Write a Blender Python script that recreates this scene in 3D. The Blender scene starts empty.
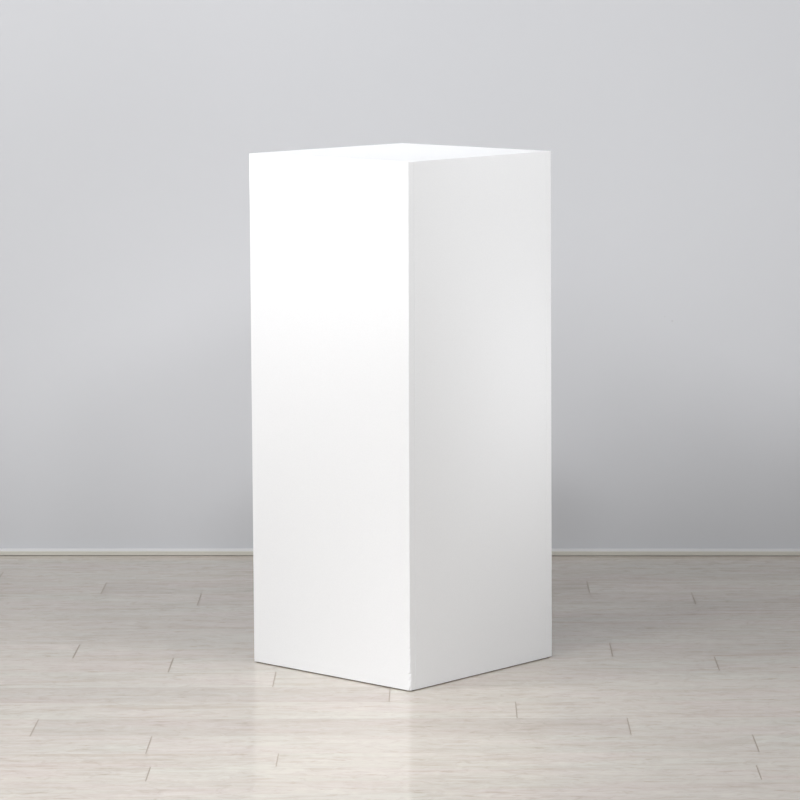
import bpy, bmesh, math, random
from mathutils import Vector, Matrix
random.seed(7)
S = bpy.context.scene
COL = S.collection

# ---------------------------------------------------------------- helpers
def new_mat(name):
    m = bpy.data.materials.new(name); m.use_nodes = True
    nt = m.node_tree
    return m, nt, nt.nodes['Principled BSDF']

def link_obj(name, bm, mats, parent=None):
    me = bpy.data.meshes.new(name); bm.to_mesh(me); bm.free()
    o = bpy.data.objects.new(name, me); COL.objects.link(o)
    for m in (mats if isinstance(mats, (list, tuple)) else [mats]): me.materials.append(m)
    if parent: o.parent = parent
    return o

def node(nt, typ, **kw):
    n = nt.nodes.new(typ)
    for k, v in kw.items():
        if k in n.inputs: n.inputs[k].default_value = v
        else: setattr(n, k, v)
    return n

def mapped(nt, scale, src):
    mp = node(nt, 'ShaderNodeMapping'); mp.inputs['Scale'].default_value = scale
    nt.links.new(src, mp.inputs['Vector']); return mp.outputs['Vector']

def math_node(nt, op, a, b):
    n = node(nt, 'ShaderNodeMath', operation=op)
    for i, v in enumerate((a, b)):
        if isinstance(v, (int, float)): n.inputs[i].default_value = v
        else: nt.links.new(v, n.inputs[i])
    return n.outputs[0]

def mix_col(nt, blend, fac, a, b):
    n = node(nt, 'ShaderNodeMix', data_type='RGBA', blend_type=blend)
    if isinstance(fac, (int, float)): n.inputs[0].default_value = fac
    else: nt.links.new(fac, n.inputs[0])
    for i, v in ((6, a), (7, b)):
        if isinstance(v, tuple): n.inputs[i].default_value = v
        else: nt.links.new(v, n.inputs[i])
    return n.outputs[2]

def ramp(nt, src, stops):
    r = node(nt, 'ShaderNodeValToRGB')
    el = r.color_ramp.elements
    while len(el) < len(stops): el.new(.5)
    for e, (p, c) in zip(el, stops): e.position = p; e.color = c
    nt.links.new(src, r.inputs[0]); return r.outputs[0]

# ---------------------------------------------------------------- materials
def floor_material():
    m, nt, b = new_mat('limed_bamboo_plank')
    tc = node(nt, 'ShaderNodeTexCoord'); co = tc.outputs['Object']
    at = node(nt, 'ShaderNodeAttribute', attribute_name='plank')
    sep = node(nt, 'ShaderNodeSeparateColor'); nt.links.new(at.outputs['Color'], sep.inputs[0])
    off = node(nt, 'ShaderNodeCombineXYZ')                       # every plank is cut from another bit of the grain
    nt.links.new(math_node(nt, 'MULTIPLY', sep.outputs[2], 37.0), off.inputs[0])
    nt.links.new(math_node(nt, 'MULTIPLY', sep.outputs[2], 11.0), off.inputs[1])
    add = node(nt, 'ShaderNodeVectorMath', operation='ADD')
    nt.links.new(co, add.inputs[0]); nt.links.new(off.outputs[0], add.inputs[1])
    v = add.outputs[0]
    def grain(scale, detail=4.0, rough=.6, dist=0.0):
        n = node(nt, 'ShaderNodeTexNoise', noise_dimensions='2D', Scale=1.0, Detail=detail, Roughness=rough, Distortion=dist)
        nt.links.new(mapped(nt, scale, v), n.inputs['Vector']); return n.outputs['Fac']
    broad, fine, mottle, fleck, hue = grain((2.6, 19, 1), 4, .6, .5), grain((8, 58, 1), 4, .6, .4), grain((30, 44, 1), 4, .65, .8), grain((15, 46, 1), 3, .7), grain((2.4, 11, 1), 2)
    base = ramp(nt, hue, [(.34, (0.505, 0.477, 0.428, 1)), (.5, (0.509, 0.470, 0.422, 1)), (.66, (0.519, 0.467, 0.426, 1))])
    c = mix_col(nt, 'MULTIPLY', 1.0, base, ramp(nt, broad, [(.28, (.87, .845, .82, 1)), (.42, (.96, .952, .945, 1)), (.58, (1.0, 1.0, 1.0, 1)), (.78, (1.04, 1.04, 1.04, 1))]))
    c = mix_col(nt, 'MULTIPLY', 1.0, c, ramp(nt, fine, [(.28, (.90, .885, .87, 1)), (.45, (.985, .982, .98, 1)), (.6, (1, 1, 1, 1)), (.75, (1.02, 1.02, 1.02, 1))]))
    c = mix_col(nt, 'MULTIPLY', 1.0, c, ramp(nt, mottle, [(.25, (.86, .845, .83, 1)), (.42, (.965, .96, .955, 1)), (.58, (1.015, 1.015, 1.015, 1)), (.75, (1.07, 1.07, 1.07, 1))]))
    c = mix_col(nt, 'MULTIPLY', 1.0, c, ramp(nt, fleck, [(.25, (.80, .77, .74, 1)), (.36, (.97, .965, .96, 1)), (.5, (1, 1, 1, 1))]))
    tone = node(nt, 'ShaderNodeCombineColor')
    nt.links.new(sep.outputs[0], tone.inputs[0])
    g = math_node(nt, 'MULTIPLY', sep.outputs[0], sep.outputs[1]); nt.links.new(g, tone.inputs[1])
    nt.links.new(g, tone.inputs[2])
    c = mix_col(nt, 'MULTIPLY', 1.0, c, tone.outputs[0])
    nt.links.new(c, b.inputs['Base Color'])
    b.inputs['IOR'].default_value = 1.5
    rr = node(nt, 'ShaderNodeMapRange'); rr.inputs['To Min'].default_value = .10; rr.inputs['To Max'].default_value = .17
    nt.links.new(fine, rr.inputs['Value']); nt.links.new(rr.outputs[0], b.inputs['Roughness'])
    bp = node(nt, 'ShaderNodeBump', Strength=.05, Distance=.0008)
    nt.links.new(fine, bp.inputs['Height']); nt.links.new(bp.outputs[0], b.inputs['Normal'])
    return m

def plain(name, col, rough=.5, bump=0, scale=300, ior=1.45):
    m, nt, b = new_mat(name)
    tc = node(nt, 'ShaderNodeTexCoord')
    n = node(nt, 'ShaderNodeTexNoise', Scale=scale, Detail=3.0)
    nt.links.new(tc.outputs['Object'], n.inputs['Vector'])
    c = ramp(nt, n.outputs['Fac'], [(.3, tuple(x*.985 for x in col)+(1,)), (.7, tuple(min(1, x*1.012) for x in col)+(1,))])
    nt.links.new(c, b.inputs['Base Color'])
    b.inputs['Roughness'].default_value = rough; b.inputs['IOR'].default_value = ior
    if bump:
        bp = node(nt, 'ShaderNodeBump', Strength=bump, Distance=.001)
        nt.links.new(n.outputs['Fac'], bp.inputs['Height']); nt.links.new(bp.outputs[0], b.inputs['Normal'])
    return m

def wall_material():
    m, nt, b = new_mat('pale_grey_wall_paint')
    tc = node(nt, 'ShaderNodeTexCoord'); co = tc.outputs['Object']
    n = node(nt, 'ShaderNodeTexNoise', Scale=1.3, Detail=2.0); nt.links.new(co, n.inputs['Vector'])
    c = ramp(nt, n.outputs['Fac'], [(.3, (0.511, 0.520, 0.542, 1)), (.7, (0.519, 0.527, 0.550, 1))])
    for px, pz, r in ((.622, .541, .0032), (.605, .551, .0018)):     # small scuffs in the paint
        d = node(nt, 'ShaderNodeVectorMath', operation='DISTANCE'); nt.links.new(co, d.inputs[0])
        d.inputs[1].default_value = (px, WALL_Y-px*math.tan(math.radians(1)), pz)
        f = node(nt, 'ShaderNodeMapRange'); nt.links.new(d.outputs['Value'], f.inputs['Value'])
        f.inputs['From Min'].default_value = r*.4; f.inputs['From Max'].default_value = r
        f.inputs['To Min'].default_value = .5; f.inputs['To Max'].default_value = 0
        c = mix_col(nt, 'MIX', f.outputs[0], c, (.40, .40, .41, 1))
    nt.links.new(c, b.inputs['Base Color'])
    b.inputs['Roughness'].default_value = .7; b.inputs['IOR'].default_value = 1.35
    f2 = node(nt, 'ShaderNodeTexNoise', Scale=220.0, Detail=3.0); nt.links.new(co, f2.inputs['Vector'])
    bp = node(nt, 'ShaderNodeBump', Strength=.04, Distance=.001)
    nt.links.new(f2.outputs['Fac'], bp.inputs['Height']); nt.links.new(bp.outputs[0], b.inputs['Normal'])
    return m

BB_Y, WALL_Y = 7.860, 7.880
M_floor = floor_material()
M_seam = plain('plank_seam', (.25, .215, .185), .9, ior=1.1)
M_row = plain('plank_edge_seam', (.33, .30, .265), .8, ior=1.2)
M_wall = wall_material()
M_trim = plain('cream_trim_paint', (.53, .515, .465), .5, .03)
M_trim_top = plain('trim_top_highlight', (.61, .61, .62), .6)  # highlight along the skirting's top, painted as a paler strip
M_gap = plain('skirting_gap_shade', (.14, .125, .11), .9)  # dark strip that paints the contact shade under the skirting
M_paint = plain('white_plinth_paint', (.833, .843, .860), .55, .05, 420, 1.40)
M_base = plain('foot_gap_shade', (.24, .20, .16), .9)  # dark colour stands for the shade in the gap under the plinth

# ---------------------------------------------------------------- floor: limed planks running along the wall
X0, X1 = -3.2, 3.2
far = [7.945, 7.810, 7.676, 7.541, 7.406, 7.272, 7.137, 7.003, 6.868, 6.734, 6.600, 6.464, 6.332, 6.196, 6.060, 5.926, 5.829, 5.727]
while far[-1] > .6: far.append(far[-1]-.1346)
first = {0: 0, 1: .01, 2: -.893, 3: -.650, 4: -.433, 5: -.20, 6: -.005, 7: .205, 8: .4205, 9: -.4505, 10: -.243, 11: -.021, 12: .213, 13: .412, 14: -.4455, 15: -.2145, 16: -.4315}
extra = {8: -.648, 9: .6195, 13: -.662, 14: .627, 16: .6105, 3: .411, 4: .6305}
tones = {(3, 0): (.93, .985), (4, -1): (1.03, 1.004), (4, 0): (.95, .988), (10, -1): (1.02, 1.005), (10, 0): (1.01, 1.0),
         (11, -1): (.915, .98), (11, 0): (1.01, 1.0), (12, -1): (1.02, 1.0), (13, -1): (.90, .982), (13, 0): (.99, 1.0),
         (8, 0): (.95, .98), (9, 0): (1.0, 1.0)}
bm = bmesh.new()
lay = bm.loops.layers.float_color.new('plank')
def quad(x0, x1, y0, y1, mat, col, lean=(0, 0)):
    if x1 <= x0: return
    l0, l1 = lean[0]*(y1-y0), lean[1]*(y1-y0)
    f = bm.faces.new([bm.verts.new((x, y, 0)) for x, y in ((x0-l0/2, y0), (x1-l1/2, y0), (x1+l1/2, y1), (x0+l0/2, y1))])
    f.material_index = mat
    for l in f.loops: l[lay] = (*col, 1)
GJ, GR = .0019, .0016
for i in range(len(far)-1):
    yt, yb = far[i], far[i+1]
    GJ = .0022 if i < 10 else .0018
    x = first.get(i, random.uniform(-.5, .5))
    js = sorted([x+1.063*k for k in range(-5, 6)])
    if i in extra:
        js = [j for j in js if abs(j-extra[i]) > .2] + [extra[i]]; js.sort()
    js = [j for j in js if X0+.05 < j < X1-.05]
    if i == 17: js = [j for j in js if abs(j) > .68]
    edges = [X0]+js+[X1]
    k0 = min(range(len(js)), key=lambda q: abs(js[q]-x))+1
    for k in range(len(edges)-1):
        a = edges[k]+(GJ/2 if k else 0); c = edges[k+1]-(GJ/2 if k < len(edges)-2 else 0)
        t = tones.get((i, k-k0), (random.uniform(.96, 1.025), random.uniform(.985, 1.004)))
        quad(a, c, yb+GR/2, yt-GR/2, 0, (t[0], t[1], random.random()), (.012 if k else 0, .012 if k < len(edges)-2 else 0))
        if k: quad(edges[k]-GJ/2, edges[k]+GJ/2, yb+GR/2, yt-GR/2, 1, (1, 1, 0), (.012, .012))
    quad(X0, X1, yb-GR/2, yb+GR/2, 2, (1, 1, 0))
bmesh.ops.remove_doubles(bm, verts=bm.verts, dist=1e-5)
floor = link_obj('floor', bm, [M_floor, M_seam, M_row]); floor['kind'] = 'structure'

# ---------------------------------------------------------------- back wall and its small skirting
bm = bmesh.new()
bmesh.ops.create_cube(bm, size=1, matrix=Matrix.Translation((0, WALL_Y+.05, 1.5)) @ Matrix.Diagonal((6.4, .1, 3.0, 1)))
wall = link_obj('wall_back', bm, M_wall); wall['kind'] = 'structure'
BACK = Matrix.Translation((0, BB_Y, 0)) @ Matrix.Rotation(math.radians(-1.0), 4, 'Z') @ Matrix.Translation((0, -BB_Y, 0))   # the wall is not quite parallel to the planks
wall.data.transform(BACK)

bm = bmesh.new()
D = WALL_Y-BB_Y
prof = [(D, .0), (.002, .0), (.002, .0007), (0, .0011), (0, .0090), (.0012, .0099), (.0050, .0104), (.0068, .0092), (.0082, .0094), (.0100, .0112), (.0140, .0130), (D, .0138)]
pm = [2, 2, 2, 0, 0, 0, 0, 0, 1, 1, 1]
sec = [[bm.verts.new((x, BB_Y+y, z)) for y, z in prof] for x in (X0, X1)]
for k in range(len(prof)-1):
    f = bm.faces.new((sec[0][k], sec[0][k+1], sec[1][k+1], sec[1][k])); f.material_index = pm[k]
bm.faces.new((sec[0][-1], sec[0][0], sec[1][0], sec[1][-1]))
bm.faces.new(sec[0]); bm.faces.new(sec[1][::-1])
bmesh.ops.recalc_face_normals(bm, faces=bm.faces)
bb = link_obj('baseboard_back', bm, [M_trim, M_trim_top, M_gap]); bb['kind'] = 'structure'; bb.data.transform(BACK)

# ---------------------------------------------------------------- the plinth: butt-jointed painted boards, slightly out of square
YAW = .73203; W, DP, H, T = .4033, .4282, 1.0, .0165
F0 = Vector((.01384, 6.42462, 0))
DL = Vector((-math.cos(YAW), math.sin(YAW), 0)); DR = Vector((math.sin(YAW), math.cos(YAW), 0))
SK = {(0, 0): (.0034, .0023), (1, 0): (-.0020, -.0040), (0, 1): (-.0007, -.0052), (1, 1): (.0012, .0060)}   # (foot, top) lean of each upright
FOOT = {(0, 0): -.0075, (1, 0): -.0025, (0, 1): -.0115, (1, 1): -.006}
def place(u, v, z):
    a, b, c = u/W, v/DP, z/H
    s = 0
    for (i, j), (lo, hi) in SK.items():
        s += (a if i else 1-a)*(b if j else 1-b)*(lo*(1-c)+hi*c)
    t = (1-c)*sum((a if i else 1-a)*(b if j else 1-b)*y for (i, j), y in FOOT.items())
    return F0+DL*u+DR*v+Vector((s, t, z))
root = bpy.data.objects.new('display_plinth', None); COL.objects.link(root)
root.location = F0+DL*W/2+DR*DP/2
root['label'] = 'tall white painted square display plinth standing corner-forward on pale plank floor'
root['category'] = 'plinth'
def board(name, u0, u1, v0, v1, z0, z1, mat, bev=.0011, chips=False):
    bm = bmesh.new()
    bmesh.ops.create_cube(bm, size=1, matrix=Matrix.Translation(((u0+u1)/2, (v0+v1)/2, (z0+z1)/2)) @ Matrix.Diagonal((u1-u0, v1-v0, z1-z0, 1)))
    if bev: bmesh.ops.bevel(bm, geom=bm.edges[:], offset=bev, segments=2, profile=.5, affect='EDGES')
    if chips:
        for ax in ((.004, 0), (0, .004)):
            bmesh.ops.bisect_plane(bm, geom=bm.verts[:]+bm.edges[:]+bm.faces[:], plane_co=(*ax, 0), plane_no=(1, 0, 0) if ax[0] else (0, 1, 0))
        zs = [.006+.004*i for i in range(1, 26)]+[.12+.02*i for i in range(44)]
        for z in zs:
            bmesh.ops.bisect_plane(bm, geom=bm.verts[:]+bm.edges[:]+bm.faces[:], plane_co=(0, 0, z), plane_no=(0, 0, 1))
        rnd = random.Random(3)
        chip = {}
        for vt in bm.verts:                                     # knocked front arris, worst near the floor
            if vt.co.x < .0016 and vt.co.y < .0016:
                kz = round(vt.co.z, 3)
                if kz not in chip:
                    low = kz < .085
                    chip[kz] = rnd.uniform(0, .0011) if low else (rnd.uniform(0, .0006) if rnd.random() < .15 else 0)
                    if kz < .010: chip[kz] = .0022
                    elif .012 < kz < .036: chip[kz] += .0010
                vt.co.x += chip[kz]; vt.co.y += chip[kz]*.6
    for vt in bm.verts: vt.co = place(*vt.co)-root.location
    bmesh.ops.recalc_face_normals(bm, faces=bm.faces)
    return link_obj(name, bm, mat, root)
Z0 = .0017
board('side_panel', 0, W, 0, T, Z0, H, M_paint, chips=True)
board('side_panel', 0, T, T, DP-T, Z0, H, M_paint, bev=.0005)
board('side_panel', 0, W, DP-T, DP, Z0, H, M_paint)
board('side_panel', W-T, W, T, DP-T, Z0, H, M_paint, bev=.0005)
board('top_panel', T, W-T, T, DP-T, H-T, H, M_paint, bev=.0003)
b = board('base_frame', .003, W-.003, .003, DP-.003, 0, .02, M_base, bev=0)
b['label'] = 'recessed foot, coloured dark for the shade under the white boards'

# ---------------------------------------------------------------- key from the left front, plus unseen fill lamps added for brightness
def softbox(name, loc, target, sx, sy, watts, col=(1, 1, 1)):
    l = bpy.data.lights.new(name, 'AREA'); l.shape = 'RECTANGLE'; l.size = sx; l.size_y = sy
    l.energy = watts; l.color = col
    o = bpy.data.objects.new(name, l); COL.objects.link(o)
    o.location = loc
    o.rotation_euler = (Vector(target)-Vector(loc)).to_track_quat('-Z', 'Y').to_euler()
    return o
def spotlamp(name, loc, target, angle, blend, radius, watts):
    l = bpy.data.lights.new(name, 'SPOT'); l.spot_size = math.radians(angle); l.spot_blend = blend
    l.shadow_soft_size = radius; l.energy = watts
    o = bpy.data.objects.new(name, l); COL.objects.link(o); o.location = loc
    o.rotation_euler = (Vector(target)-Vector(loc)).to_track_quat('-Z', 'Y').to_euler()
for a in (  # all but the key are added area lamps, powers fitted for brightness
 ('fill_right', (2.6, 4.5, 2.4), (0, 6.9, .7), 1.2, 1.2, 27),
 ('fill_high_right', (2.6, 4.0, 3.4), (0, 6.9, .7), 1.4, 1.4, 35.5),
 ('fill_left', (-2.8, 5.8, 2.0), (0, 6.9, .5), .7, .7, 41.5),
 ('fill_front', (0, 4.2, 2.8), (0, 5.6, 0), 2.0, 1.0, 29),
 ('softbox_key', (-1.6, 4.6, 2.6), (-.3, 5.8, 0), .55, .55, 32),
 ('fill_high_left', (-1.4, 5.8, 3.0), (-.5, 7.4, .6), 1.0, 1.0, 14.2),
 ('fill_rear', (-2.2, 3.0, 3.6), (0, 6.8, .4), 2.0, 2.0, 16.5),
): softbox(*a)
for a in (  # added out-of-view spots that lift parts of plinth, wall and floor
 ('fill_spot_plinth_left', (-1.5, 3.0, 2.6), (-.2, 6.8, 1.0), 22, 30, 1, .35),
 ('fill_spot_plinth_front', (-.6, 3.2, 2.6), (0, 6.5, .9), 20, 38, 1, .35),
 ('fill_spot_plinth_top', (1.0, 4.0, 2.4), (.08, 6.5, 1.05), 14, 165, 1, .35),
 ('fill_spot_plinth_side', (2.4, 5.2, 1.4), (.3, 6.7, .55), 20, 136, 1, .35),
 ('fill_spot_wall_middle', (0, 4.5, 2.8), (0, 7.9, 2.35), 70, 35, .25, .15),
 ('fill_spot_wall_high', (0, 4.5, 2.8), (0, 7.9, 2.45), 70, 114, .15, .15),
 ('fill_spot_wall_right', (1.5, 4.5, 2.8), (1.5, 7.9, 2.4), 70, 51, .25, .15),
 ('fill_spot_wall_side', (2.2, 4.5, 1.6), (.75, 7.9, .65), 22, 56, 1, .35),
 ('fill_spot_floor_left', (-1.5, 4.0, 2.6), (-.5, 5.7, 0), 28, 165, 1, .35),
 ('fill_spot_floor_right', (.8, 4.2, 2.6), (.1, 6.0, 0), 22, 50, 1, .35),
 ('fill_spot_floor_middle', (-.5, 4.4, 2.4), (0, 6.1, 0), 18, 165, 1, .35),
): spotlamp(*a[:4], *a[5:], a[4])
wd = bpy.data.worlds.new('room_light'); S.world = wd; wd.use_nodes = True
bg = wd.node_tree.nodes['Background']; bg.inputs[0].default_value = (1, 1, 1, 1); bg.inputs[1].default_value = .005

# ---------------------------------------------------------------- camera
f_px, pitch, roll, ch = 3468.6, .134005, .0027761, 1.42157
cd = bpy.data.cameras.new('camera'); cam = bpy.data.objects.new('camera', cd); COL.objects.link(cam)
cd.sensor_fit = 'HORIZONTAL'; cd.sensor_width = 36; cd.lens = 36*f_px/800
cam.location = (0, 0, ch)
fw = Vector((0, math.cos(pitch), -math.sin(pitch))); up0 = Vector((0, math.sin(pitch), math.cos(pitch))); rt0 = Vector((1, 0, 0))
rt = rt0*math.cos(roll)-up0*math.sin(roll); up = rt0*math.sin(roll)+up0*math.cos(roll)
cam.rotation_euler = Matrix((rt, up, -fw)).transposed().to_euler()
cd.clip_end = 100
S.camera = cam
S.view_settings.view_transform = 'Standard'; S.view_settings.look = 'None'
S.view_settings.gamma = 1; S.view_settings.use_curve_mapping = False
S.view_settings.exposure = 0
